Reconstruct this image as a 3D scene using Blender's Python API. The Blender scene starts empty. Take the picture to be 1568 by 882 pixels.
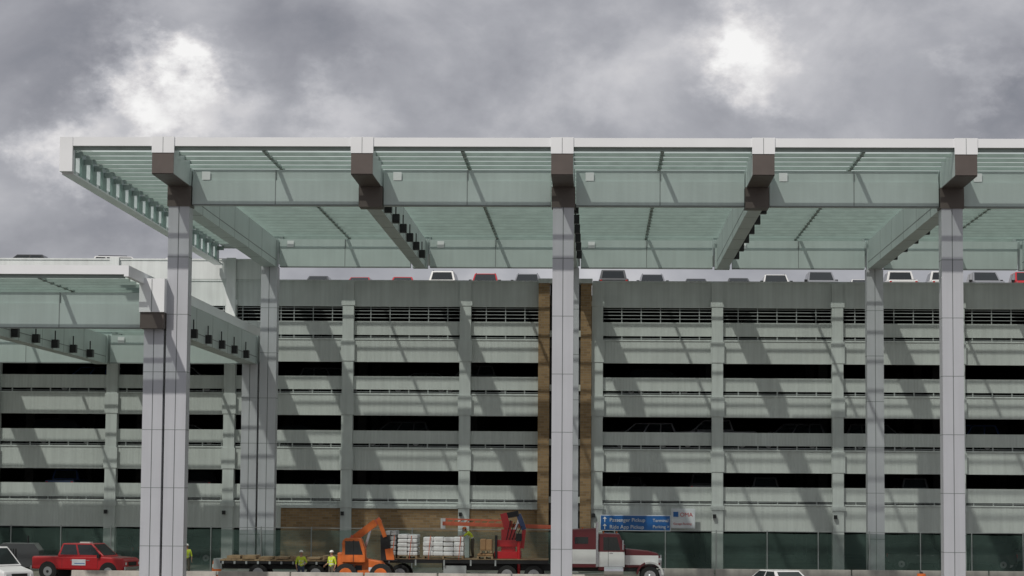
import bpy, math, random
from mathutils import Vector, Matrix
random.seed(7)
S=bpy.context.scene
# ------------------------------------------------------------ materials
def newmat(name):
    m=bpy.data.materials.new(name); m.use_nodes=True
    nt=m.node_tree; b=nt.nodes["Principled BSDF"]
    return m,nt,b
def mat(name,col,rough=.6,metal=0.0,var=.12,scale=1.5,streak=0.0,bump=0.0,ribs=0.0,spec=.5,coat=0):
    m,nt,b=newmat(name); N=nt.nodes; L=nt.links
    tc=N.new("ShaderNodeTexCoord")
    no=N.new("ShaderNodeTexNoise"); no.inputs["Scale"].default_value=scale; no.inputs["Detail"].default_value=3
    L.new(tc.outputs["Object"],no.inputs["Vector"])
    mr=N.new("ShaderNodeMapRange"); mr.inputs[1].default_value=.3; mr.inputs[2].default_value=.7
    mr.inputs[3].default_value=1-var; mr.inputs[4].default_value=1+var*.6
    L.new(no.outputs["Fac"],mr.inputs[0]); val=mr.outputs[0]
    if streak>0:
        mp=N.new("ShaderNodeMapping"); mp.inputs["Scale"].default_value=(2.6,2.6,.12)
        L.new(tc.outputs["Object"],mp.inputs[0])
        n2=N.new("ShaderNodeTexNoise"); n2.inputs["Scale"].default_value=1.6; n2.inputs["Detail"].default_value=3
        L.new(mp.outputs[0],n2.inputs["Vector"])
        r2=N.new("ShaderNodeMapRange"); r2.inputs[1].default_value=.35; r2.inputs[2].default_value=.65
        r2.inputs[3].default_value=1-streak; r2.inputs[4].default_value=1
        L.new(n2.outputs["Fac"],r2.inputs[0])
        mu=N.new("ShaderNodeMath"); mu.operation='MULTIPLY'
        L.new(val,mu.inputs[0]); L.new(r2.outputs[0],mu.inputs[1]); val=mu.outputs[0]
    hs=N.new("ShaderNodeVectorMath"); hs.operation='SCALE'; hs.inputs[0].default_value=col[:3]
    L.new(val,hs.inputs["Scale"]); L.new(hs.outputs[0],b.inputs["Base Color"])
    b.inputs["Roughness"].default_value=rough; b.inputs["Metallic"].default_value=metal
    b.inputs["Specular IOR Level"].default_value=spec
    if coat: b.inputs["Coat Weight"].default_value=coat
    if bump or ribs:
        bp=N.new("ShaderNodeBump"); bp.inputs["Strength"].default_value=.6; bp.inputs["Distance"].default_value=.02
        if ribs:
            w=N.new("ShaderNodeTexWave"); w.bands_direction='X'; w.inputs["Scale"].default_value=ribs
            L.new(tc.outputs["Object"],w.inputs["Vector"]); L.new(w.outputs["Fac"],bp.inputs["Height"]); bp.inputs["Distance"].default_value=.012
        else:
            n3=N.new("ShaderNodeTexNoise"); n3.inputs["Scale"].default_value=bump; n3.inputs["Detail"].default_value=3
            L.new(tc.outputs["Object"],n3.inputs["Vector"]); L.new(n3.outputs["Fac"],bp.inputs["Height"])
        L.new(bp.outputs[0],b.inputs["Normal"])
    return m
def glassroof(name,tint,trans,diff):
    m,nt,b=newmat(name); N=nt.nodes; L=nt.links
    out=[n for n in N if n.type=='OUTPUT_MATERIAL'][0]
    t=N.new("ShaderNodeBsdfTransparent"); t.inputs[0].default_value=(*tint,1)
    tr=N.new("ShaderNodeBsdfTranslucent"); tr.inputs[0].default_value=(*diff,1)
    b.inputs["Base Color"].default_value=(*[c*.8 for c in diff],1); b.inputs["Roughness"].default_value=.25
    m1=N.new("ShaderNodeMixShader"); m1.inputs[0].default_value=.25
    L.new(tr.outputs[0],m1.inputs[1]); L.new(b.outputs[0],m1.inputs[2])
    m2=N.new("ShaderNodeMixShader"); 
    tc=N.new("ShaderNodeTexCoord"); no=N.new("ShaderNodeTexNoise"); no.inputs["Scale"].default_value=.6; no.inputs["Detail"].default_value=2
    L.new(tc.outputs["Object"],no.inputs["Vector"])
    mr=N.new("ShaderNodeMapRange"); mr.inputs[3].default_value=trans-.08; mr.inputs[4].default_value=trans+.08
    L.new(no.outputs["Fac"],mr.inputs[0]); L.new(mr.outputs[0],m2.inputs[0])
    L.new(m1.outputs[0],m2.inputs[1]); L.new(t.outputs[0],m2.inputs[2]); L.new(m2.outputs[0],out.inputs[0])
    return m
def brickmat(name):
    m,nt,b=newmat(name); N=nt.nodes; L=nt.links
    tc=N.new("ShaderNodeTexCoord"); sp=N.new("ShaderNodeSeparateXYZ"); cb=N.new("ShaderNodeCombineXYZ")
    L.new(tc.outputs["Object"],sp.inputs[0]); 
    ad=N.new("ShaderNodeMath"); L.new(sp.outputs[0],ad.inputs[0]); L.new(sp.outputs[1],ad.inputs[1])
    L.new(ad.outputs[0],cb.inputs[0]); L.new(sp.outputs[2],cb.inputs[1])
    br=N.new("ShaderNodeTexBrick"); br.inputs["Scale"].default_value=1.0
    br.inputs["Color1"].default_value=(.33,.21,.105,1); br.inputs["Color2"].default_value=(.22,.135,.065,1); br.inputs["Mortar"].default_value=(.25,.21,.16,1)
    br.inputs["Brick Width"].default_value=.42; br.inputs["Row Height"].default_value=.16; br.inputs["Mortar Size"].default_value=.012
    L.new(cb.outputs[0],br.inputs["Vector"]); L.new(br.outputs[0],b.inputs["Base Color"]); b.inputs["Roughness"].default_value=.85
    return m
def meshfab(name,col,alpha,sc):
    m,nt,b=newmat(name); N=nt.nodes; L=nt.links
    out=[n for n in N if n.type=='OUTPUT_MATERIAL'][0]
    t=N.new("ShaderNodeBsdfTransparent"); b.inputs["Base Color"].default_value=(*col,1); b.inputs["Roughness"].default_value=.9
    tc=N.new("ShaderNodeTexCoord"); no=N.new("ShaderNodeTexNoise"); no.inputs["Scale"].default_value=sc; no.inputs["Detail"].default_value=4
    L.new(tc.outputs["Object"],no.inputs["Vector"])
    mr=N.new("ShaderNodeMapRange"); mr.inputs[1].default_value=.3; mr.inputs[2].default_value=.7; mr.inputs[3].default_value=alpha-.15; mr.inputs[4].default_value=alpha+.15
    L.new(no.outputs["Fac"],mr.inputs[0]); mx=N.new("ShaderNodeMixShader"); L.new(mr.outputs[0],mx.inputs[0])
    L.new(t.outputs[0],mx.inputs[1]); L.new(b.outputs[0],mx.inputs[2]); L.new(mx.outputs[0],out.inputs[0]); return m
M={}
M['white']=mat('white_metal_panel',(.80,.81,.82),.45,0,.05,.4)
M['panel']=mat('grey_green_metal_panel',(.50,.57,.555),.42,.1,.07,.35,.06)
M['panel2']=mat('grey_metal_column_panel',(.52,.53,.56),.42,.15,.05,.5,.05)
M['seam']=mat('joint_seam',(.20,.22,.22),.7)
M['bronze']=mat('bronze_panel',(.115,.095,.085),.5,.2,.1)
M['steel']=mat('purlin_steel',(.32,.39,.365),.5)
M['greenfin']=mat('green_fin',(.25,.35,.32),.4)
M['black']=mat('black_metal',(.012,.012,.013),.5)
M['glass']=glassroof('canopy_glass',(.87,.94,.905),.55,(.76,.85,.79))
M['glass2']=glassroof('edge_glass',(.87,.94,.91),.35,(.73,.82,.77))
M['conc']=mat('precast_concrete',(.61,.64,.62),.85,0,.07,.3,.10,0,1.6)
M['concp']=mat('precast_column',(.62,.655,.64),.85,0,.08,.7,.12)
M['concw']=mat('white_concrete',(.72,.74,.73),.8,0,.07,.6,.1)
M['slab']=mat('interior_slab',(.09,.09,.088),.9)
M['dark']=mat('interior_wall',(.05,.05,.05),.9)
M['brick']=brickmat('tan_brick')
M['rail']=mat('rail_metal',(.38,.40,.40),.5)
M['barrier']=mat('barrier_concrete',(.50,.47,.43),.9,0,.18,1.6,.15,9)
M['asphalt']=mat('asphalt',(.075,.073,.07),.92,0,.25,.8,0,14)
M['ground']=mat('ground_dirt_concrete',(.26,.24,.20),.95,0,.25,.15,0,6)
M['paint']=mat('road_paint',(.7,.7,.68),.8)
M['fab']=meshfab('green_fence_screen',(.075,.12,.105),.52,.6)
M['post']=mat('galvanised_post',(.33,.35,.35),.5,.5)
M['tire']=mat('tire_rubber',(.018,.018,.018),.85)
M['hub']=mat('alloy_hub',(.45,.45,.46),.35,.7)
M['win']=mat('vehicle_glass',(.015,.02,.022),.08,0,.05,1,spec=.8)
M['chrome']=mat('chrome',(.6,.6,.62),.2,.9)
M['red']=mat('red_paint',(.50,.012,.018),.3,0,.05,coat=.5)
M['maroon']=mat('maroon_paint',(.12,.012,.018),.3,0,.05,coat=.5)
M['wpaint']=mat('white_vehicle_paint',(.72,.72,.71),.35,0,.05,coat=.4)
M['silver']=mat('silver_vehicle_paint',(.36,.37,.39),.3,.5,.05,coat=.4)
M['grey']=mat('grey_vehicle_paint',(.10,.105,.11),.3,.4,.05,coat=.4)
M['blackp']=mat('black_vehicle_paint',(.012,.012,.014),.25,0,.05,coat=.5)
M['bluep']=mat('blue_vehicle_paint',(.03,.06,.16),.3,.2,.05,coat=.5)
M['orange']=mat('orange_paint',(.66,.15,.025),.5,0,.22,2.5,.15)
M['orange2']=mat('orange_red_boom',(.55,.12,.06),.5,0,.18,2.5,.12)
M['redtail']=mat('red_lens',(.5,.01,.01),.3)
M['lamp']=mat('head_lamp_lens',(.75,.75,.72),.15)
M['wood']=mat('deck_timber',(.34,.24,.14),.85,0,.3,3)
M['card']=mat('cardboard',(.34,.20,.10),.85,0,.15,2)
M['wrap']=mat('white_plastic_wrap',(.78,.78,.78),.35,0,.14,3.5,0,5)
M['block']=mat('grey_wrapped_blocks',(.46,.46,.46),.5,0,.35,5,0,6)
M['skin']=mat('skin',(.42,.24,.16),.6)
M['hivis']=mat('hi_vis_yellow_fabric',(.56,.68,.05),.75,0,.12,6)
M['reflect']=mat('reflective_tape',(.68,.68,.66),.4)
M['jeans']=mat('denim',(.05,.07,.12),.9)
M['khaki']=mat('work_trousers',(.10,.09,.07),.9)
M['boot']=mat('boots',(.05,.03,.02),.8)
M['hat']=mat('hard_hat_white',(.78,.78,.74),.35)
M['hair']=mat('dark_hair',(.03,.02,.015),.9)
M['blue']=mat('sign_blue',(.015,.12,.38),.45)
M['signw']=mat('sign_white',(.70,.72,.76),.45)
M['signt']=mat('sign_text_white',(.8,.8,.8),.5)
M['ledr']=mat('sign_red',(.55,.05,.05),.5)
# ------------------------------------------------------------ builder
COL=S.collection
def empty(name,loc=(0,0,0),rot=0,parent=None):
    e=bpy.data.objects.new(name,None); e.location=loc; e.rotation_euler=(0,0,rot); COL.objects.link(e)
    if parent: e.parent=parent
    return e
class B:
    def __init__(s): s.v=[];s.f=[];s.m=[];s.ms=[]
    def mi(s,k):
        if k not in s.ms: s.ms.append(k)
        return s.ms.index(k)
    def poly(s,pts,k):
        n=len(s.v); s.v+= [tuple(p) for p in pts]; s.f.append(tuple(range(n,n+len(pts)))); s.m.append(s.mi(k))
    def hexa(s,p,k):  # p: 8 points bottom 4 ccw, top 4 ccw
        n=len(s.v); s.v+=[tuple(q) for q in p]; i=s.mi(k)
        for f in ((3,2,1,0),(4,5,6,7),(0,1,5,4),(1,2,6,5),(2,3,7,6),(3,0,4,7)):
            s.f.append(tuple(n+a for a in f)); s.m.append(i)
    def box(s,x0,x1,y0,y1,z0,z1,k):
        s.hexa([(x0,y0,z0),(x1,y0,z0),(x1,y1,z0),(x0,y1,z0),(x0,y0,z1),(x1,y0,z1),(x1,y1,z1),(x0,y1,z1)],k)
    def prism(s,pr,y0,y1,k): # profile in xz extruded in y
        n=len(s.v); c=len(pr); i=s.mi(k)
        s.v+=[(a,y0,b) for a,b in pr]+[(a,y1,b) for a,b in pr]
        s.f.append(tuple(range(n,n+c))); s.m.append(i)
        s.f.append(tuple(range(n+2*c-1,n+c-1,-1))); s.m.append(i)
        for a in range(c):
            b=(a+1)%c; s.f.append((n+b,n+a,n+c+a,n+c+b)); s.m.append(i)
    def cyl(s,p0,p1,r0,r1,k,n=12):
        p0=Vector(p0);p1=Vector(p1); d=(p1-p0).normalized()
        a=d.orthogonal().normalized(); b=d.cross(a); st=len(s.v); i=s.mi(k)
        for p,r in ((p0,r0),(p1,r1)):
            for t in range(n):
                an=2*math.pi*t/n; s.v.append(tuple(p+a*math.cos(an)*r+b*math.sin(an)*r))
        for t in range(n):
            u=(t+1)%n; s.f.append((st+t,st+u,st+n+u,st+n+t)); s.m.append(i)
        s.f.append(tuple(st+t for t in range(n-1,-1,-1))); s.m.append(i)
        s.f.append(tuple(st+n+t for t in range(n))); s.m.append(i)
    def beam(s,p0,p1,w,h,k):
        p0=Vector(p0);p1=Vector(p1); d=(p1-p0).normalized()
        up=Vector((0,0,1)) if abs(d.z)<.95 else Vector((0,1,0))
        sd=d.cross(up).normalized()*w/2; u=sd.cross(d).normalized()*h/2
        s.hexa([p0-sd-u,p0+sd-u,p1+sd-u,p1-sd-u,p0-sd+u,p0+sd+u,p1+sd+u,p1-sd+u],k)
    def inset(s,q,k,mu=.06,mv=.06,off=.006,u0=0,u1=1):
        q=[Vector(p) for p in q]  # quad bl,br,tr,tl
        def P(u,v): return (q[0].lerp(q[1],u)).lerp(q[3].lerp(q[2],u),v)
        n=(q[1]-q[0]).cross(q[3]-q[0]).normalized()*off
        a=u0+mu*(u1-u0); b=u1-mu*(u1-u0)
        s.poly([P(a,mv)+n,P(b,mv)+n,P(b,1-mv)+n,P(a,1-mv)+n],k)
    def make(s,name,parent=None,bevel=0,loc=None,rot=0,smooth=False):
        me=bpy.data.meshes.new(name); me.from_pydata(s.v,[],s.f); 
        for k in s.ms: me.materials.append(M[k])
        me.polygons.foreach_set('material_index',s.m)
        if smooth: me.polygons.foreach_set('use_smooth',[True]*len(me.polygons))
        me.update(); o=bpy.data.objects.new(name,me); COL.objects.link(o)
        if parent: o.parent=parent
        if loc: o.location=loc; o.rotation_euler=(0,0,rot)
        if bevel:
            bv=o.modifiers.new('bevel','BEVEL'); bv.width=bevel; bv.segments=2; bv.limit_method='ANGLE'; bv.angle_limit=.6
        return o
# ------------------------------------------------------------ camera
F=3705/1568
cam_d=bpy.data.cameras.new('camera'); cam=bpy.data.objects.new('camera',cam_d); COL.objects.link(cam)
cam_d.sensor_width=36; cam_d.lens=36*F; cam_d.clip_end=4000; cam_d.clip_start=.5
cam.matrix_world=Matrix.Translation((0,0,4.9))@Matrix.Rotation(math.radians(2.06),4,'Z')@Matrix.Rotation(math.radians(90+4.81),4,'X')@Matrix.Rotation(math.radians(.42),4,'Z')
S.camera=cam
# ------------------------------------------------------------ canopy generator
def canopy(nm,cols,halfs,xl,xr,dz,left_end,colw=1.0,short=None):
    R=empty(nm)
    zt=21.08+dz; zf=20.67+dz; zg=20.60+dz; gt=20.2+dz; gb=18.5+dz; YF,YC,YB,YE=110,115,147,155.4
    b=B()
    for x in cols:
        for y in (YC,YB):
            w=colw/2
            b.box(x-w,x-.02,y-w,y+w,0,gb,'panel2'); b.box(x+.02,x+w,y-w,y+w,0,gb,'panel2')
            b.box(x-.02,x+.02,y-w+.03,y+w-.03,0,gb,'seam')
            z=2.2
            while z<gb-.5:
                b.box(x-w-.004,x+w+.004,y-w-.004,y+w+.004,z,z+.03,'seam'); z+=2.75
            b.box(x-w-.06,x+w+.06,y-w-.06,y+w+.06,0,.12,'barrier')
    b.make('columns',R)
    allx=sorted(cols+halfs)
    b=B(); k=B(); s=B()
    for x in allx:
        if x==short:
            b.box(x-.6,x+.6,YC-1.2,YC+.58,gb+.72,gt+.62,'white'); s.box(x-.015,x+.015,YC-1.21,YC-1.19,gb+.74,gt+.6,'seam')
            k.box(x-.56,x+.56,YC-1.1,YC+.56,gb-.05,gb+.717,'bronze')
        else:
          for (ya,yb) in ((YF+.05,YC-.55),(YB+.55,YE-.05)):
            b.box(x-.5,x+.5,ya,yb,19.4+dz,zf-.003,'panel')
          k.box(x-.5,x+.5,YF-.03,YF+.047,19.4+dz,20.35+dz,'bronze')
          k.box(x-.503,x+.503,YF+.047,YC-.55,19.36+dz,19.397+dz,'bronze')
          b.box(x-.52,x+.52,YF-.06,YF+.05,20.352+dz,zt+.02,'white'); s.box(x-.012,x+.012,YF-.065,YF-.055,20.36+dz,zt,'seam')
          k.box(x-.56,x+.56,YC-.56,YC+.56,gb-.1,19.39+dz,'bronze')
          b.box(x-.54,x+.54,YC-.54,YC+.54,19.393+dz,gt+.05,'panel')
        w=.34 if x in halfs else .40
        b.box(x-w,x+w,YC+.59,YB-.5,gb-.02,gt,'panel')
        b.box(x-.45,x+.45,YB-.45,YB+.45,gb-.03,gt+.02,'panel')
        s.box(x-w-.01,x+w+.01,YC+.6,YB-.51,gb+.38,gb+.42,'seam')
        y=YC+4
        while y<YB-2:
            s.box(x-w-.006,x+w+.006,y,y+.04,gb-.026,gt-.01,'seam'); y+=5.3
    xs=[xl]+allx+[xr]
    for i in range(len(xs)-1):
        a,c=xs[i],xs[i+1]
        if i==0 and left_end: continue
        if c-a<1.5: continue
        a2=a+(.6 if i>0 else 0); c2=c-(.6 if i<len(xs)-2 else 0)
        for y in (YC,YB):
            b.box(a2,c2,y-.33,y+.33,gb,gb+1.18,'panel'); b.box(a2,c2,y-.25,y+.25,gb+1.183,gt,'panel')
            s.box(a2,c2,y-.36,y-.33,gb-.03,gb+.03,'seam')
            mid=(a2+c2)/2
            s.box(mid-.02,mid+.02,y-.336,y-.2,gb+.03,gt,'seam')
            b.box(a2+.45,a2+.85,y-.36,y-.334,gb+1.2,gb+1.6,'white')
    b.make('girders',R); k.make('bronze_brackets',R); s.make('panel_joints',R)
    b=B(); b.box(xl,xr,YF,YF+.25,zf,zt,'white'); b.box(xl,xr,YE-.2,YE,zf-.2,zt-.05,'white')
    b.box(xl,xr,YF+.25,YF+.40,zf-.16,zf+.1,'steel')
    b.box(xl,xr,YE-2.6,YE-.2,zf-.12,zf+.2,'panel')   # rear gutter
    if short is not None: b.box(xr,xr+.22,YF,YE,zf-.1,zt,'white')
    b.make('fascia',R)
    g=B(); p=B()
    g.poly([(xl+.1,YF+.4,zg),(xr,YF+.4,zg),(xr,YE-2.6,zg),(xl+.1,YE-2.6,zg)],'glass')
    y=YF+1.5
    while y<YE-2.7:
        p.box(xl,xr,y-.045,y+.045,zg-.17,zg-.01,'steel'); y+=1.5
    px=allx[0]-9.2 if not left_end else allx[0]
    while px<xr:
        q=4.6
        if xl<px+q<xr: p.box(px+q-.08,px+q+.08,YF+.42,YE-2.62,zg-.12,zg-.004,'steel')
        px+=9.2
    if left_end:
        b=B(); b.box(xl-.6,xl,YF-.03,YF+.5,19.48+dz,zt,'white')
        b.box(xl-.6,xl-.45,YF+.5,YE,19.48+dz,19.85+dz,'white')
        b.box(xl-.6,xl-.05,YF+.5,YE,19.40+dz,19.478+dz,'white')
        b.box(xl-.6,xl-.05,YF+.5,YE,zt-.25,zt-.01,'white')
        y=YF+1.0
        while y<YE-1:
            b.hexa([(xl-.40,y,19.5+dz),(xl-.28,y,19.5+dz),(xl-.28,y+1.0,19.5+dz),(xl-.40,y+1.0,19.5+dz),(xl-.40,y,20.8+dz),(xl-.28,y,20.8+dz),(xl-.28,y+1.0,20.8+dz),(xl-.40,y+1.0,20.8+dz)],'greenfin')
            b.box(xl-.27,xl+.1,y+.4,y+.55,20.3+dz,20.55+dz,'steel'); y+=2.4
        g.poly([(xl-.44,YF+.5,19.85+dz),(xl-.44,YE,19.85+dz),(xl-.44,YE,zt-.25),(xl-.44,YF+.5,zt-.25)],'glass2')
        b.make('end_edge_beam',R)
    g.make('roof_glass',R); p.make('purlins',R)
    l=B()
    for x in allx:
        if left_end and x==allx[0]: continue
        for i in range(6):
            y=YC+3+i*4.6
            xx=x+.36
            l.box(xx,xx+.34,y,y+.45,gb+.05,gb+.5,'black'); l.beam((xx+.15,y+.2,gb+.5),(xx+.15,y+.2,gb+1.0),.06,.06,'black')
    l.make('flood_lights',R)
    return R
canopy('airport_canopy',[-20.1,-1.7,16.7,35.1],[-10.9,7.5,25.9],-24.3,40,0,True)
canopy('walkway_canopy',[-58.0,-39.6,-21.2],[-48.8,-30.4],-60,-21.8,-5.95,False,.95,-21.2)
# ------------------------------------------------------------ garage
G=empty('parking_garage')
YG=156.0
cl=[-54.5,-46.85,-39.2,-31.5,-23.85,-16.2,-8.6]; cr=[-.07,7.65,15.35,23.1,30.8,38.5,46.2]
rows=[(3.76,4.23,4.38,5.28),(6.2,7.70,7.93,8.77),(9.74,11.18,11.42,12.28),(13.2,14.73,14.96,15.85)]
b=B(); r=B(); lf=B()
def section(x0,x1,colsx,low):
    for (a,c,d,e) in rows:
        b.box(x0,x1,YG,YG+.3,a,c,'conc'); b.box(x0,x1,YG-.06,YG,c-.1,c,'concp')
        b.box(x0,x1,YG+.12,YG+.3,d,e,'conc')
        r.box(x0,x1,YG+.15,YG+.2,c+.07,c+.10,'rail')
    b.box(x0,x1,YG,YG+.3,16.8,18.4,'concp'); b.box(x0,x1,YG-.06,YG+.36,18.4,18.52,'concp')
    for z in (16.05,16.28,16.5,16.68): r.box(x0,x1,YG+.15,YG+.19,z,z+.04,'rail')
    x=x0+.6
    while x<x1:
        r.box(x,x+.06,YG+.19,YG+.23,15.85,16.8,'rail')
        for (a,c,d,e) in rows: r.box(x,x+.08,YG+.2,YG+.25,c,d,'conc')
        x+=1.25
    if low: b.box(x0,x1,YG,YG+.3,2.45,3.757,'conc')
    for x in colsx:
        if x0-.4<=x<=x1+.4:
            b.box(x-.36,x+.36,YG-.25,YG+.45,0,18.39,'concp')
            for (a,c,d,e) in rows+[(16.8,17.3,0,0)]:
                b.box(x-.44,x+.44,YG-.3,YG-.252,a+.05,c-.12,'concp')
                lf.box(x+.38,x+.40,YG-.02,YG-.005,a,c-.1,'seam')
    for x in colsx:
        if x0<x<x1: lf.box(x-.3,x-.1,YG-.55,YG-.302,3.3,3.55,'black')
section(-60,-20.4,cl,True); section(-20.4,-3.87,cl,False); section(-.38,50,cr,True)
b.box(-20.4,-3.87,YG-.1,YG+.3,0,3.755,'brick'); b.box(-20.4,-3.87,YG-.2,YG+.0,3.76,3.95,'concp')
for x0,x1 in ((-3.87,-3.15),(-1.15,-.45)): b.box(x0,x1,YG-.7,YG+.3,0,18.3,'brick')
b.box(-3.15,-1.15,YG+.6,YG+.9,0,18.3,'dark'); b.box(-3.9,-.4,YG-.75,YG+.9,18.3,18.6,'concp')
for z in (4.2,7.9,11.4,14.9): b.box(-3.15,-1.15,YG+.1,YG+.6,z,z+.4,'concp')
b.box(-60,-21.2,YG-.08,YG+.3,18.53,19.75,'concw'); b.box(-60,-21.1,YG-.14,YG+.36,19.75,19.85,'concw')
for x in (-31.5,-27.6,-23.85,-21.5): b.box(x-.3,x+.3,YG-.33,YG-.15,14.8,19.9,'concw')
b.make('walls',G); r.make('railings',G); lf.make('wall_lights_and_joints',G)
b=B()
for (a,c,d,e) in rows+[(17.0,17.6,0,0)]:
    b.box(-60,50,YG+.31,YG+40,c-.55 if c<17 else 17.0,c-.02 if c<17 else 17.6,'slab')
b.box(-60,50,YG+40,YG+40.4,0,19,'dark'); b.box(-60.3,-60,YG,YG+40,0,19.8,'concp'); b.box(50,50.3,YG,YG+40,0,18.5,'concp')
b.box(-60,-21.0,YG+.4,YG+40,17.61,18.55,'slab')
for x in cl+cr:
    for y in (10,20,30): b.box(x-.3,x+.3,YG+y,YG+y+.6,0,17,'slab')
b.make('floor_slabs',G)
# ------------------------------------------------------------ vehicles
def wheel(b,x,y,r,w,side,hub='hub'):
    b.cyl((x,y-w/2,r),(x,y+w/2,r),r,r,'tire',20)
    yy=y+side*w/2
    b.cyl((x,yy-.01*side,r),(x,yy+.012*side,r),r*.62,r*.58,hub,14)
    b.cyl((x,yy,r),(x,yy+.04*side,r),r*.2,r*.16,'black' if hub=='hub' else hub,8)
def cabin(b,xb0,xb1,xt0,xt1,zb,zt,wb,wt,col,split=(0.5,)):
    p=[(xb0,-wb,zb),(xb1,-wb,zb),(xb1,wb,zb),(xb0,wb,zb),(xt0,-wt,zt),(xt1,-wt,zt),(xt1,wt,zt),(xt0,wt,zt)]
    b.hexa(p,col)
    sides=[(p[0],p[1],p[5],p[4]),(p[2],p[3],p[7],p[6])]
    for i,q in enumerate(sides):
        us=[0.03]+list(split)+[.97]
        if i==1: us=[1-u for u in us][::-1]
        for a,c in zip(us[:-1],us[1:]): b.inset(q,'win',.05,.1,.008,a,c)
    b.inset((p[1],p[2],p[6],p[5]),'win',.06,.08,.008); b.inset((p[3],p[0],p[4],p[7]),'win',.08,.12,.008)
def car(name,kind,col,loc,rot):
    R=empty(name,loc,rot); b=B()
    if kind=='sedan':
        pr=[(-2.32,.32),(2.3,.30),(2.36,.55),(2.2,.74),(1.2,.93),(-1.6,.99),(-2.28,.93),(-2.36,.6)]; W=.9; wr=.33; wx=(-1.4,1.42)
        b.prism(pr,-W,W,col); cb=B(); cabin(cb,-1.95,1.3,-1.15,.35,.94,1.44,.82,.62,col)
    elif kind=='suv':
        pr=[(-2.3,.38),(2.28,.36),(2.36,.65),(2.26,.92),(1.15,1.08),(-2.3,1.10),(-2.36,.7)]; W=.94; wr=.37; wx=(-1.42,1.42)
        b.prism(pr,-W,W,col); cb=B(); cabin(cb,-2.3,1.2,-2.02,.4,1.07,1.74,.88,.70,col,(.3,.62))
        for s in (-1,1): cb.beam((-1.8,s*.62,1.79),(.1,s*.62,1.79),.05,.04,'black')
    elif kind=='pickup':
        pr=[(-2.75,.55),(2.6,.50),(2.74,.75),(2.72,1.08),(2.55,1.20),(1.3,1.28),(-1.3,1.26),(-2.75,1.24)]; W=.98; wr=.43; wx=(-1.78,1.78)
        b.prism(pr,-W,W,col); cb=B(); cabin(cb,-1.25,1.5,-1.02,.70,1.27,1.95,.92,.76,col,(.46,))
        cb.box(-2.65,-1.32,-.80,.80,1.2,1.27,'black')
    elif kind=='van':
        pr=[(-2.7,.45),(2.5,.42),(2.65,.7),(2.6,1.05),(1.7,1.3),(-2.7,1.3)]; W=1.0; wr=.37; wx=(-1.7,1.7)
        b.prism(pr,-W,W,col); cb=B(); cabin(cb,-2.7,1.85,-2.62,1.0,1.28,2.15,.98,.88,col,(.74,))
    bo=b.make('body',R,.09); cb.make('cabin',R,.03)
    b=B(); xf=max(p[0] for p in pr); xb=min(p[0] for p in pr)
    for x in wx:
        for s in (-1,1):
            b.cyl((x,s*(W-.25),wr+.02),(x,s*(W+.006),wr+.02),wr+.09,wr+.09,'black',20)
            wheel(b,x,s*(W-.09),wr,.22,s)
    b.make('wheels',R,smooth=False)
    b=B(); zl=pr[2][1]+.08
    for s in (-1,1):
        b.box(xf-.12,xf+.01,s*W*.9-.16*(s>0)-.0*(s<0),s*W*.9+.16*(s<0),zl,zl+.14,'lamp')
        b.box(xb-.01,xb+.12,s*W*.92-.14*(s>0),s*W*.92+.14*(s<0),zl+.08,zl+.32,'redtail')
        b.box(1.15 if kind!='van' else 1.4,1.3 if kind!='van' else 1.55,s*(W+.03)-.09,s*(W+.03)+.09,pr[4][1]-.02,pr[4][1]+.18,'black' )
        for dx in (-.45,.5): b.box(dx,dx+.18,s*W-.012,s*W+.012,pr[4][1]-.17,pr[4][1]-.13,'chrome')
        for dx in (-.95,.15,1.15): b.box(dx,dx+.012,s*W-.004,s*W+.004,pr[0][1]+.1,pr[4][1]-.06,'black')
    b.box(xf-.03,xf+.012,-W*.5,W*.5,zl-.05,zl+.16,'black'); b.box(xf-.05,xf+.02,-W*.85,W*.85,pr[0][1]+.02,pr[0][1]+.12,'black')
    if kind=='pickup':
        b.box(xf-.02,xf+.05,-W,W,.56,.74,'chrome'); b.box(xb-.06,xb+.01,-W,W,.56,.74,'chrome')
    b.make('trim',R)
    return R
pk=car('pickup_truck','pickup','red',(-27.7,131,0),math.radians(-14))
b=B(); b.box(-.35,.45,-.995,-.984,.78,1.10,'signw'); b.box(-.2,.4,-.999,-.992,.86,.9,'blue')
b.box(-.3,.3,-.18,.18,1.955,2.02,'lamp'); b.cyl((-.9,-.5,1.95),(-.9,-.5,2.6),.012,.008,'black',6); b.make('door_decal_and_beacon',pk)
car('white_van','van','wpaint',(-29.1,113.5,0),math.radians(-30))
car('parked_car','sedan','wpaint',(8.1,111.2,-.0),math.radians(112))
# towable generator behind the pickup
T=empty('towable_generator',(-31.6,132.5,0)); b=B()
b.prism([(-1.1,.6),(-1.1,1.75),(-.9,1.9),(.8,1.9),(1.1,1.5),(1.1,.6)],-.6,.6,'grey'); 
for i in range(6): b.box(-.9+i*.14,-.82+i*.14,-.615,-.602,.95,1.6,'black')
b.beam((1.1,0,.6),(2.1,0,.5),.1,.1,'black'); b.cyl((.4,-.2,1.9),(.4,-.2,2.3),.05,.05,'black',8)
for s in (-1,1): wheel(b,0,s*.72,.33,.2,s)
b.make('housing_and_wheels',T,.02)
cols=['wpaint','silver','grey','blackp','red','wpaint','bluep','silver','red','grey']
dcols=['grey','blackp','bluep','grey','silver']
kinds=['sedan','suv','sedan','pickup','suv']
def scatter(xs,y,z,rotb,cols=cols):
    for x in xs:
        car('parked_car',random.choice(kinds),random.choice(cols),(x+random.uniform(-.2,.2),y+random.uniform(-.3,.3),z),rotb+random.choice((0,math.pi))+random.uniform(-.04,.04))
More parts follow.
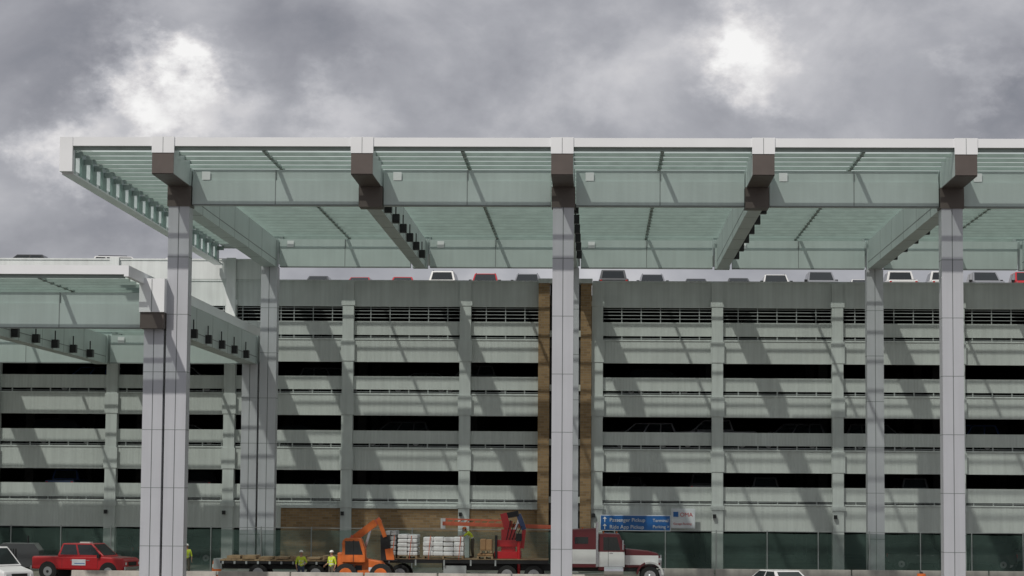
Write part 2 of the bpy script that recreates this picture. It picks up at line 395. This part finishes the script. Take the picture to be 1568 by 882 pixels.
car('parked_car','pickup','blackp',(-38.3,161,18.56),math.radians(180)); car('parked_car','suv','wpaint',(-31.6,160,18.56),math.radians(10))
car('parked_car','sedan','silver',(-35.3,165,18.8),0.1); car('parked_car','sedan','wpaint',(-28.4,160,18.8),math.pi); car('parked_car','suv','grey',(-24.6,161,18.5),0)
scatter([-18.5+2.75*i for i in range(22)],160.5,17.6,math.pi/2)
scatter([-17,-12,-6.5,2,6.5,11,15.5,20,26],174,17.6,0)
for zf in (4.2,7.7,11.2,14.7):
    scatter([x+random.uniform(-2,2) for x in (-34,-26,-18.5,-12,-6,3,5.8,11,18.5,26,32) if random.random()<.75],159.6,zf,random.choice((0,math.pi/2)),dcols)
scatter([-33,-27,21,25,28.5],160,0.02,0,dcols)
L_=empty('street_lamp',(-24.2,170,17.6)); b=B(); b.cyl((0,0,0),(0,0,4.0),.09,.06,'black',8); b.box(-.45,.45,-.12,.12,4.0,4.12,'black'); b.make('pole_and_heads',L_)
# ------------------------------------------------------------ ground, road, fence, barriers
b=B(); b.poly([(-1500,-300,0),(1500,-300,0),(1500,3000,0),(-1500,3000,0)],'ground'); b.make('ground')
b=B(); b.poly([(-300,60,.004),(300,60,.004),(300,113.4,.004),(-300,113.4,.004)],'asphalt'); b.make('road')
b=B()
for i in range(-20,20): b.poly([(i*9,88,.008),(i*9+3,88,.008),(i*9+3,88.15,.008),(i*9,88.15,.008)],'paint')
b.poly([(-300,112.4,.008),(300,112.4,.008),(300,112.55,.008),(-300,112.55,.008)],'paint'); b.make('road_markings')
b=B(); b.box(-300,300,113.4,113.7,0,.13,'barrier'); b.make('kerb')
FN=empty('screened_fence'); b=B(); f=B(); YF2=144
x=-50
while x<46:
    b.cyl((x,YF2,0),(x,YF2,2.72),.035,.035,'post',8); 
    if int(x)%2==0: b.beam((x,YF2+.05,2.4),(x,YF2+1.2,0),.05,.05,'post')
    z0=random.uniform(.05,.16); z1=2.6-random.uniform(0,.08)
    f.poly([(x,YF2+.03*math.sin(x),z0),(x+3,YF2+.03*math.sin(x+3),random.uniform(.05,.16)),(x+3,YF2+.05,2.6-random.uniform(0,.06)),(x+1.5,YF2+.05,2.52),(x,YF2+.05,z1)],'fab'); x+=3
b.beam((-50,YF2,2.66),(46,YF2,2.66),.04,.04,'post'); b.beam((-50,YF2,.1),(46,YF2,.1),.04,.04,'post')
b.make('posts_and_rails',FN); f.make('screen_fabric',FN)
prj=[(-.30,0),(.30,0),(.30,.08),(.13,.30),(.09,.82),(-.09,.82),(-.13,.30),(-.30,.08)]
def barrier(x,y,L=3.6,rot=0):
    b=B(); b.prism([(q,z) for q,z in prj],-L/2,L/2,'barrier'); o=b.make('concrete_barrier',None,.015,(x,y,0),rot+math.pi/2)
x=-24.5
while x<0: barrier(x,121+random.uniform(-.06,.06),3.6,random.uniform(-.01,.01)); x+=3.68
x=4.5
while x<36: barrier(x,132+random.uniform(-.06,.06),3.6,random.uniform(-.01,.01)); x+=3.68
# ------------------------------------------------------------ flatbed trailer
T=empty('flatbed_trailer',(-16.6,129,0)); b=B(); w=B()
b.box(-3.3,3.3,-1.2,1.2,1.02,1.16,'black'); 
for i in range(22): b.box(-3.3+i*.3,-3.3+i*.3+.28,-1.22,1.22,1.163,1.22+random.uniform(0,.03),'wood')
for i in range(7): b.box(-3.0+i*.85,-2.3+i*.85,-.9+random.uniform(-.1,.1),.9,1.26,1.34+random.uniform(0,.12),random.choice(('wood','wood','card')))
for s in (-.45,.45): b.box(-3.2,3.2,s-.08,s+.08,.72,1.02,'black')
for i in range(11): b.box(-3.2+i*.62,-3.1+i*.62,-1.26,-1.21,1.0,1.14,'rail')
for x in (-1.3,1.75,2.7):
    for s in (-1,1): wheel(w,x,s*1.0,.5,.3,s)
b.box(-3.75,-3.303,-.6,.6,.7,1.25,'rail')
b.make('deck',T); w.make('wheels',T)
# ------------------------------------------------------------ crane truck
C=empty('flatbed_crane_truck',(0,129,0)); b=B(); w=B()
b.box(-11.3,-2.6,-1.25,1.25,1.12,1.32,'black'); b.box(-11.3,-2.6,-1.27,1.27,1.323,1.36,'wood')
for s in (-.45,.45): b.box(-8.2,3.0,s-.1,s+.1,.75,1.11,'black')
b.box(-8.1,-6.9,-1.15,-.75,.45,1.0,'rail'); b.box(-2.4,-1.7,-1.15,-.5,.5,1.0,'chrome')
for x in (-11.0,-9.6,-8.1,-6.7,-5.4): b.box(x,x+.08,-1.29,-1.255,1.0,1.3,'rail')
for x in (-10.8,-9.9,-8.9,-7.3): b.beam((x,-1.28,1.3),(x+.1,-1.12,2.55),.04,.012,'orange2')  # load straps
b.make('bed',C)
for x in (-4.75,-3.35,-10.4):
    for s in (-1,1): wheel(w,x,s*1.0,.52,.45,s,'hub')
for s in (-1,1): wheel(w,2.75,s*1.0,.52,.3,s,'chrome')
w.make('wheels',C)
b=B()
b.prism([(-1.4,.95),(-1.4,2.95),(-.1,3.02),(.0,2.9),(.0,.95)],-1.15,1.15,'maroon')
b.prism([(.03,.8),(.03,2.72),(.35,2.76),(1.15,2.72),(1.42,1.98),(1.42,.8)],-1.0,1.0,'maroon')
b.prism([(1.44,.95),(1.44,1.95),(2.6,1.85),(3.15,1.72),(3.3,1.5),(3.3,.95)],-.62,.62,'maroon')
cb=b.make('cab_and_hood',C,.05)
b=B()
b.box(-1.41,.02,-1.165,-1.152,1.15,1.9,'wpaint'); b.box(.03,1.42,-1.012,-1.002,1.0,1.78,'wpaint'); b.box(1.45,3.2,-.632,-.622,1.1,1.6,'wpaint')
b.box(-1.2,-.5,-1.166,-1.152,2.2,2.55,'win'); b.poly([(.3,-1.005,1.85),(1.2,-1.005,1.85),(1.02,-1.005,2.55),(.3,-1.005,2.55)],'win')
b.poly([(1.33,-.85,2.17),(1.34,.85,2.17),(1.17,.85,2.65),(1.17,-.85,2.65)],'win')
b.box(1.3,1.44,-.8,.8,2.0,2.15,'maroon')
b.box(.55,.57,-1.016,-1.01,.9,2.6,'black'); b.box(.62,.8,-1.03,-1.013,1.7,1.74,'chrome')
b.cyl((-.03,-1.12,1.0),(-.03,-1.12,3.3),.075,.075,'chrome',10); b.cyl((-.03,1.12,1.0),(-.03,1.12,3.3),.075,.075,'chrome',10)
b.box(3.302,3.36,-.5,.5,.95,1.62,'chrome'); b.box(3.2,3.5,-1.15,1.15,.5,.85,'chrome')
b.cyl((.35,-1.05,.75),(1.35,-1.05,.75),.3,.3,'chrome',14)
b.box(1.3,1.36,-1.35,-1.1,1.9,2.4,'chrome'); b.beam((1.3,-1.0,2.3),(1.33,-1.25,2.3),.03,.03,'black')
for s in (-1,1):
    pts=[]
    for i in range(9):
        a=math.pi*i/8; pts.append((2.75+.72*math.cos(a),.62+.68*math.sin(a)))
    inn=[(2.75+.62*math.cos(math.pi*i/8),.62+.58*math.sin(math.pi*i/8)) for i in range(8,-1,-1)]
    for i in range(8):
        q=[pts[i],pts[i+1],inn[8-i-1],inn[8-i]]
        y0,y1=(-1.17,-.63) if s<0 else (.63,1.17)
        b.prism(q,y0,y1,'wpaint' if i<5 else 'maroon')
    b.cyl((3.2,s*.88,1.35),(3.36,s*.88,1.35),.13,.13,'chrome',12)
for x in (-.8,0.3,1.0): b.cyl((x,-.5,2.95 if x<0 else 2.74),(x,-.5,3.06 if x<0 else 2.84),.05,.04,'orange',8)
b.make('cab_trim',C)
b=B()
b.box(-5.45,-4.05,-.7,.7,1.37,1.75,'red'); b.box(-5.1,-4.35,-.35,.35,1.75,2.9,'red'); b.box(-5.35,-4.15,-.5,.5,2.0,2.35,'red')
b.beam((-4.75,0,2.8),(-5.0,0,3.75),.36,.42,'red'); b.beam((-5.0,-.05,3.6),(-4.2,-.05,3.75),.3,.3,'black')
b.beam((-4.6,0,2.2),(-4.15,0,3.5),.14,.14,'chrome'); b.beam((-4.2,-.05,3.7),(-3.9,-.05,2.9),.26,.26,'bluep'); b.beam((-3.9,0,2.9),(-4.0,0,1.9),.2,.2,'red')
b.cyl((-5.35,-.75,1.0),(-5.35,-.75,2.6),.07,.07,'black',8); b.cyl((-4.15,-.75,.3),(-4.15,-.75,2.3),.09,.09,'red',8)
for i in range(4): b.cyl((-4.9+.12*i,-.36,2.0),(-4.6+.2*i,-.45,3.4-.1*i),.025,.025,'black',6)
b.box(-4.3,-4.0,-.9,-.5,2.3,2.7,'black')
b.make('knuckle_crane',C,.02)
b=B()
b.beam((-8.3,1.0,3.18),(-2.2,1.0,3.02),.25,.20,'orange2'); b.beam((-8.3,1.0,3.42),(-5.1,1.0,3.35),.10,.08,'orange2')
for i in range(9): b.beam((-8.2+i*.38,1.0,3.22),(-8.0+i*.38,1.0,3.4),.05,.05,'orange2')
b.beam((-4.7,.3,3.2),(-4.7,1.1,3.15),.3,.3,'orange2'); b.box(-8.4,-8.15,.9,1.1,2.9,3.45,'reflect')
b.make('stowed_boom',C)
def crate(name,x0,x1,y0,y1,z0,z1,k,layers=3,p='wood'):
    R=empty(name,((x0+x1)/2,129+(y0+y1)/2,z0+.003)); b=B(); w=(x1-x0)/2; d=(y1-y0)/2; h=(z1-z0-.14)/layers
    for s in (-w,-.05,w-.1): b.box(s,s+.1,-d,d,0,.1,p)
    b.box(-w,w,-d,d,.103,.138,p); b.make('pallet',R)
    b=B(); n=max(2,int((x1-x0)/.5)); 
    for l in range(layers):
        for i in range(n):
            j=random.uniform(-.04,.04); q=random.uniform(-.012,.012)
            b.box(-w+2*w*i/n+.004+q,-w+2*w*(i+1)/n-.004+q,-d+.04+j,d-.04+j,.14+l*h,.14+(l+1)*h-.006+random.uniform(-.03,.01),k)
    b.make('wrapped_load',R,.05); return R
crate('wrapped_pallet',-11.2,-10.62,-1.0,1.0,1.36,2.8,'block',5)
crate('wrapped_pallet',-10.55,-9.5,-1.05,1.0,1.36,2.62,'wrap',5)
crate('wrapped_pallet',-9.2,-7.05,-1.1,.2,1.36,2.5,'wrap',4)
crate('cardboard_crate',-6.2,-5.55,-1.0,-.2,1.66,2.4,'card',1)
crate('wrapped_pallet',-6.35,-5.5,-1.0,.9,1.36,1.65,'card',1)
# ------------------------------------------------------------ telehandler
T=empty('telehandler',(-12.3,126,0)); b=B(); w=B()
b.prism([(-1.0,.55),(-1.0,1.5),(-.75,1.6),(1.1,1.25),(1.4,.9),(1.4,.55)],-.7,.7,'orange')
b.prism([(-.85,1.2),(-.85,2.3),(-.7,2.45),(.1,2.45),(.32,1.9),(.35,1.2)],-1.05,-.25,'orange')
b.box(-1.1,-.6,-.95,.9,.7,1.7,'orange')
b.make('chassis_and_cab',T,.04)
b=B()
b.poly([(-.7,-1.056,1.6),(.22,-1.056,1.6),(.02,-1.056,2.3),(-.7,-1.056,2.3)],'win'); b.box(.0,.05,-1,-.3,1.5,2.2,'win')
b.beam((-.9,.25,2.0),(.75,.25,3.25),.32,.36,'orange'); b.beam((.6,.25,3.12),(1.0,.25,3.42),.24,.26,'orange2')
b.beam((.9,.25,3.4),(1.25,.25,2.5),.28,.2,'orange'); b.beam((.1,.25,1.5),(.5,.25,2.95),.12,.12,'chrome')
b.beam((1.25,.25,2.6),(1.3,.25,1.3),.5,.10,'black'); b.beam((1.3,.0,1.3),(1.9,.0,1.3),.1,.05,'black'); b.beam((1.3,.5,1.3),(1.9,.5,1.3),.1,.05,'black')
b.beam((1.45,.25,1.9),(1.55,.25,1.3),.4,.25,'orange'); b.box(-1.13,-1.1,-.5,.5,.8,1.5,'black')
b.cyl((-.4,-.6,2.45),(-.4,-.6,2.6),.07,.06,'orange2',8)
b.box(-.28,-.25,-1.062,-1.057,1.25,2.35,'black'); b.box(-.2,.15,-.712,-.702,.8,1.05,'black'); b.box(.5,1.1,-.712,-.702,.75,.95,'signw')
for i in range(5): b.box(-.55+.02*i,-.2,-.975,-.952,.95+.12*i,.99+.12*i,'black')
b.make('boom_and_carriage',T)
for x in (-.65,1.15):
    for s in (-1,1): wheel(w,x,s*.95,.58,.42,s,'orange')
w.make('wheels',T)
def drum(x,y):
    R=empty('traffic_drum',(x,y,0)); b=B(); r=.3
    for i,k in enumerate(('orange','reflect','orange','reflect','orange')): b.cyl((0,0,.06+i*.19),(0,0,.06+(i+1)*.19-.002),r-.018*i,r-.018*(i+1),k,16)
    b.cyl((0,0,0),(0,0,.058),.42,.40,'black',16); b.cyl((0,0,1.01),(0,0,1.1),.08,.06,'black',8); b.make('drum',R)
drum(16.0,121); drum(-20.9,133); drum(27,137)
# ------------------------------------------------------------ people
def person(name,loc,rot,pose,hat='hat',legs='jeans'):
    """local frame: facing -Y"""
    R=empty(name,loc,rot)
    J=dict(pel=(0,0,.96),sp=(0,-.0,1.16),ch=(0,0,1.36),nk=(0,.0,1.50),hd=(0,-.01,1.60),
      sL=(.19,0,1.42),eL=(.27,.02,1.14),wL=(.27,-.08,.89),sR=(-.19,0,1.42),eR=(-.27,.02,1.14),wR=(-.27,-.08,.89),
      hL=(.10,0,.92),kL=(.12,-.03,.50),aL=(.12,.03,.09),tL=(.13,-.15,.04),hR=(-.10,0,.92),kR=(-.12,-.03,.50),aR=(-.12,.03,.09),tR=(-.13,-.15,.04))
    J.update(pose)
    rad=dict(pel=(.16,.12),sp=(.155,.11),ch=(.18,.125),nk=(.065,.065),hd=(.06,.06),sL=(.075,.07),sR=(.075,.07),eL=(.05,.05),eR=(.05,.05),wL=(.032,.03),wR=(.032,.03),
      hL=(.10,.10),hR=(.10,.10),kL=(.068,.068),kR=(.068,.068),aL=(.05,.05),aR=(.05,.05),tL=(.045,.035),tR=(.045,.035))
    names=list(J); E=[('pel','sp'),('sp','ch'),('ch','nk'),('nk','hd'),('ch','sL'),('sL','eL'),('eL','wL'),('ch','sR'),('sR','eR'),('eR','wR'),
      ('pel','hL'),('hL','kL'),('kL','aL'),('aL','tL'),('pel','hR'),('hR','kR'),('kR','aR'),('aR','tR')]
    me=bpy.data.meshes.new('sk'); me.from_pydata([J[n] for n in names],[(names.index(a),names.index(c)) for a,c in E],[])
    o=bpy.data.objects.new('sk',me); COL.objects.link(o)
    o.modifiers.new('s','SKIN'); sd=o.modifiers.new('ss','SUBSURF'); sd.levels=2; sd.render_levels=2
    for i,n in enumerate(names):
        sv=me.skin_vertices[0].data[i]; sv.radius=rad[n]; sv.use_root=(n=='pel')
    bpy.context.view_layer.update(); dg=bpy.context.evaluated_depsgraph_get()
    m2=bpy.data.meshes.new_from_object(o.evaluated_get(dg)); bpy.data.objects.remove(o)
    m2.materials.clear()
    for k in ['hivis','reflect',legs,'boot','skin']: m2.materials.append(M[k])
    V={n:Vector(J[n]) for n in J}
    def seg(p,a,c):
        a,c=V[a],V[c]; t=max(0,min(1,(p-a).dot(c-a)/(c-a).length_squared)); return (p-a.lerp(c,t)).length,t
    for pl in m2.polygons:
        p=pl.center; best=min(((seg(p,a,c)[0]-rad[a][0]*.5,a,c,seg(p,a,c)[1]) for a,c in E),key=lambda q:q[0])
        _,a,c,t=best
        if c in('kL','kR','hL','hR') : k=2
        elif a in('kL','kR'): k=3 if t>.75 else 2
        elif a in('aL','aR'): k=3
        elif a=='pel': k=1 if .55<t<.85 else 0
        elif a=='sp': k=1 if .35<t<.55 else 0
        elif a=='ch' : k=0 if c!='nk' else (4 if t>.7 else 0)
        elif a=='nk': k=4
        elif a in('sL','sR'): k=0
        elif a in('eL','eR'): k=0 if t<.25 else 4
        else: k=0
        pl.material_index=k; pl.use_smooth=True
    bo=bpy.data.objects.new('body',m2); COL.objects.link(bo); bo.parent=R
    hd=V['hd']; up=(V['hd']-V['nk']).normalized(); c=hd+up*.07
    b=B()
    def ell(cx,cy,cz,rx,ry,rz,k,r=8,nn=12,lo=-1.0):
        st=len(b.v); i=b.mi(k)
        for a in range(r+1):
            ph=-math.pi/2*(-lo if lo<0 else 0)+ (math.pi/2*(1 if lo<0 else 1)+math.pi/2*(-lo if lo<0 else 0))*a/r
            for t in range(nn):
                th=2*math.pi*t/nn; b.v.append((cx+rx*math.cos(ph)*math.cos(th),cy+ry*math.cos(ph)*math.sin(th),cz+rz*math.sin(ph)))
        for a in range(r):
            for t in range(nn):
                u=(t+1)%nn; b.f.append((st+a*nn+t,st+a*nn+u,st+(a+1)*nn+u,st+(a+1)*nn+t)); b.m.append(i)
    x,y,z=c
    ell(x,y,z,.076,.095,.118,'skin'); ell(x,y-.03,z-.065,.05,.06,.05,'skin')
    b.hexa([(x-.015,y-.118,z-.03),(x+.015,y-.118,z-.03),(x+.018,y-.08,z-.03),(x-.018,y-.08,z-.03),(x-.006,y-.098,z+.02),(x+.006,y-.098,z+.02),(x+.008,y-.08,z+.02),(x-.008,y-.08,z+.02)],'skin')
    for s in (-1,1):
        ell(x+s*.03,y-.086,z+.012,.013,.01,.008,'hair',4,8); ell(x+s*.078,y,z-.005,.012,.022,.03,'skin',4,8)
    b.box(x-.024,x+.024,y-.096,y-.088,z-.062,z-.054,'redtail')
    ell(x,y+.02,z+.005,.08,.088,.10,'hair',6,12)
    ell(x,y,z+.045,.105,.125,.10,hat,5,16,lo=0); b.cyl((x,y-.02,z+.04),(x,y-.02,z+.05),.125,.122,hat,16)
    b.make('head_and_hard_hat',R,smooth=True)
    b=B()
    for sd_,w_,e_ in ((1,'wL','eL'),(-1,'wR','eR')):
        W=V[w_]; d=(W-V[e_]).normalized(); side=d.cross(Vector((sd_,0,0)))
        side=side.normalized() if side.length>.1 else Vector((0,-1,0)); nrm=d.cross(side).normalized()
        pe=W+d*.09; b.hexa([W-side*.028-nrm*.014,W+side*.028-nrm*.014,pe+side*.042-nrm*.012,pe-side*.042-nrm*.012,W-side*.028+nrm*.014,W+side*.028+nrm*.014,pe+side*.042+nrm*.012,pe-side*.042+nrm*.012],'skin')
        for i,ln in enumerate((.07,.082,.076,.058)):
            q=pe+side*(.032-.021*i); q2=q+d*ln*.5+nrm*.012*-sd_; q3=q2+d*ln*.4-nrm*.03*sd_
            b.cyl(q-d*.01,q2,.0095,.009,'skin',6); b.cyl(q2,q3,.009,.007,'skin',6)
        q=W+d*.03+side*.03; b.cyl(q,q+side*.035+d*.03,.011,.010,'skin',6); b.cyl(q+side*.035+d*.03,q+side*.04+d*.06,.010,.008,'skin',6)
    b.make('hands',R)
    return R
person('construction_worker',(-15.3,125.2,0),math.radians(20),dict(eL=(.29,-.03,1.16),wL=(.16,-.24,1.10),eR=(-.26,.03,1.14),wR=(-.25,-.1,.9)))
person('construction_worker',(-13.75,125.6,0),math.radians(-35),dict(eR=(-.27,.05,1.16),wR=(-.3,-.18,1.02),kL=(.13,-.1,.5),aL=(.14,-.06,.09),tL=(.15,-.24,.04)),legs='khaki')
person('construction_worker',(-6.65,129.35,1.36),math.radians(-75),dict(sp=(0,-.06,1.14),ch=(0,-.22,1.30),nk=(0,-.33,1.40),hd=(0,-.40,1.47),sL=(.19,-.24,1.36),eL=(.24,-.46,1.22),wL=(.2,-.68,1.16),sR=(-.19,-.24,1.36),eR=(-.24,-.42,1.16),wR=(-.2,-.62,1.08)),hat='orange',legs='khaki')
person('construction_worker',(-23.4,138,0),math.radians(10),{},legs='khaki')
# ------------------------------------------------------------ signs
def sign(name,x0,x1,z0,z1,y,k,lines,tk):
    R=empty(name,((x0+x1)/2,y,(z0+z1)/2)); w=(x1-x0)/2;h=(z1-z0)/2; b=B()
    b.box(-w,w,0,.1,-h,h,k); b.box(-w-.05,w+.05,.02,.08,-h-.05,h+.05,'signw'); b.box(-w*.7,-w*.6,.1,.8,-.1,.1,'rail'); b.box(w*.6,w*.7,.1,.8,-.1,.1,'rail'); b.make('panel',R,.0)
    for t,x,z,s in lines:
        c=bpy.data.curves.new('lettering','FONT'); c.body=t; c.size=s; c.extrude=.004; c.materials.append(M[tk])
        o=bpy.data.objects.new('lettering',c); COL.objects.link(o); o.parent=R; o.location=(x,-.012,z); o.rotation_euler=(math.pi/2,0,0)
    return R
sg=sign('direction_sign',.2,4.6,2.5,3.42,155.2,'blue',[('Passenger Pickup',-1.65,.08,.33),('Ride App Pickup',-1.65,-.36,.33),('Terminal >',1.1,.08,.28),('Parking >',1.1,-.32,.28)],'signt')
b=B()
for z in (.2,-.25): b.beam((-1.95,-.01,z-.15),(-1.95,-.01,z+.1),.05,.02,'signt'); b.prism([(-2.08,z+.06),(-1.82,z+.06),(-1.95,z+.2)],-.016,-.005,'signt')
b.make('arrows',sg)
sg=sign('parking_sign',4.72,6.15,2.7,3.85,155.2,'signw',[('OMA',-.2,.12,.36),('Garage Parking',-.62,-.4,.19)],'ledr')
b=B(); b.box(-.62,-.3,-.02,-.004,.1,.42,'blue'); b.make('logo_block',sg)
# ------------------------------------------------------------ world and sun
sd=Vector((.42,.85,-1.0)).normalized()
el=math.asin(-sd.z); az=math.atan2(-sd.x,-sd.y)
W=bpy.data.worlds.new('World'); S.world=W; W.use_nodes=True; nt=W.node_tree; N=nt.nodes; L=nt.links
for n in list(N): N.remove(n)
out=N.new('ShaderNodeOutputWorld'); sky=N.new('ShaderNodeTexSky'); sky.sky_type='NISHITA'; sky.sun_disc=False; sky.sun_elevation=el; sky.sun_rotation=az
bg1=N.new('ShaderNodeBackground'); bg1.inputs[1].default_value=.08; L.new(sky.outputs[0],bg1.inputs[0])
tc=N.new('ShaderNodeTexCoord'); mp=N.new('ShaderNodeMapping'); mp.inputs['Scale'].default_value=(1,1,1.45); mp.inputs['Location'].default_value=(.37,.1,.2)
L.new(tc.outputs['Generated'],mp.inputs[0])
n1=N.new('ShaderNodeTexNoise'); n1.inputs['Scale'].default_value=11; n1.inputs['Detail'].default_value=7; n1.inputs['Roughness'].default_value=.52; n1.inputs['Distortion'].default_value=.5
L.new(mp.outputs[0],n1.inputs['Vector'])
n2=N.new('ShaderNodeTexNoise'); n2.inputs['Scale'].default_value=32; n2.inputs['Detail'].default_value=7; n2.inputs['Roughness'].default_value=.6; L.new(mp.outputs[0],n2.inputs['Vector'])
def math_(op,a,b_):
    m=N.new('ShaderNodeMath'); m.operation=op
    for i,v in enumerate((a,b_)):
        if isinstance(v,(int,float)): m.inputs[i].default_value=v
        else: L.new(v,m.inputs[i])
    return m.outputs[0]
val=math_('ADD',math_('MULTIPLY',math_('SUBTRACT',n1.outputs['Fac'],.5),1.1),.44)
val=math_('ADD',val,math_('MULTIPLY',math_('SUBTRACT',n2.outputs['Fac'],.5),.36))
wv=N.new('ShaderNodeVectorMath'); wv.operation='MULTIPLY_ADD'; wv.inputs[1].default_value=(.07,.07,.07)
L.new(n2.outputs['Color'],wv.inputs[0]); 
of=N.new('ShaderNodeVectorMath'); of.operation='ADD'; of.inputs[1].default_value=(-.035,-.035,-.035); L.new(tc.outputs['Generated'],of.inputs[0]); L.new(of.outputs[0],wv.inputs[2])
for px,py,r,a in ((285,90,.020,.40),(225,130,.028,.34),(180,165,.025,.20),(75,225,.026,.45),(350,185,.035,.25),(300,170,.03,.2),(520,190,.03,.28),(1120,65,.035,.36),(1150,110,.03,.22),(960,120,.04,.15),(30,50,.06,-.24),(120,60,.03,-.12),(1565,150,.035,-.30),(820,180,.05,.08),(1300,130,.06,.12),(430,60,.045,-.08),(1500,120,.02,.28),(900,20,.05,.06),(100,330,.05,-.12)):
    dv=Vector(((px-917)/3705,1,(753-py)/3705)).normalized()
    dd=N.new('ShaderNodeVectorMath'); dd.operation='DISTANCE'; L.new(wv.outputs[0],dd.inputs[0]); dd.inputs[1].default_value=dv
    mr=N.new('ShaderNodeMapRange'); mr.interpolation_type='SMOOTHSTEP'; mr.inputs[1].default_value=r; mr.inputs[2].default_value=0; mr.inputs[3].default_value=0; mr.inputs[4].default_value=a
    L.new(dd.outputs['Value'],mr.inputs[0]); val=math_('ADD',val,mr.outputs[0])
cr_=N.new('ShaderNodeValToRGB'); e=cr_.color_ramp.elements; e[0].position=0; e[0].color=(.16,.165,.19,1); e[1].position=1; e[1].color=(.80,.79,.78,1)
for p,c in ((.25,(.24,.24,.265,1)),(.45,(.33,.33,.355,1)),(.65,(.46,.455,.475,1)),(.8,(.60,.585,.59,1))):
    q=e.new(p); q.color=c
L.new(val,cr_.inputs[0]); bg2=N.new('ShaderNodeBackground'); L.new(cr_.outputs[0],bg2.inputs[0]); bg2.inputs[1].default_value=1.2
mx=N.new('ShaderNodeMixShader'); mx.inputs[0].default_value=.94; L.new(bg1.outputs[0],mx.inputs[1]); L.new(bg2.outputs[0],mx.inputs[2]); L.new(mx.outputs[0],out.inputs[0])
sl=bpy.data.lights.new('sun','SUN'); sl.energy=2.5; sl.angle=math.radians(.8); sl.color=(1,.96,.9)
so=bpy.data.objects.new('sun',sl); COL.objects.link(so); so.rotation_euler=sd.to_track_quat('-Z','Y').to_euler()
S.view_settings.view_transform='Standard'; S.view_settings.look='None'; S.view_settings.exposure=0
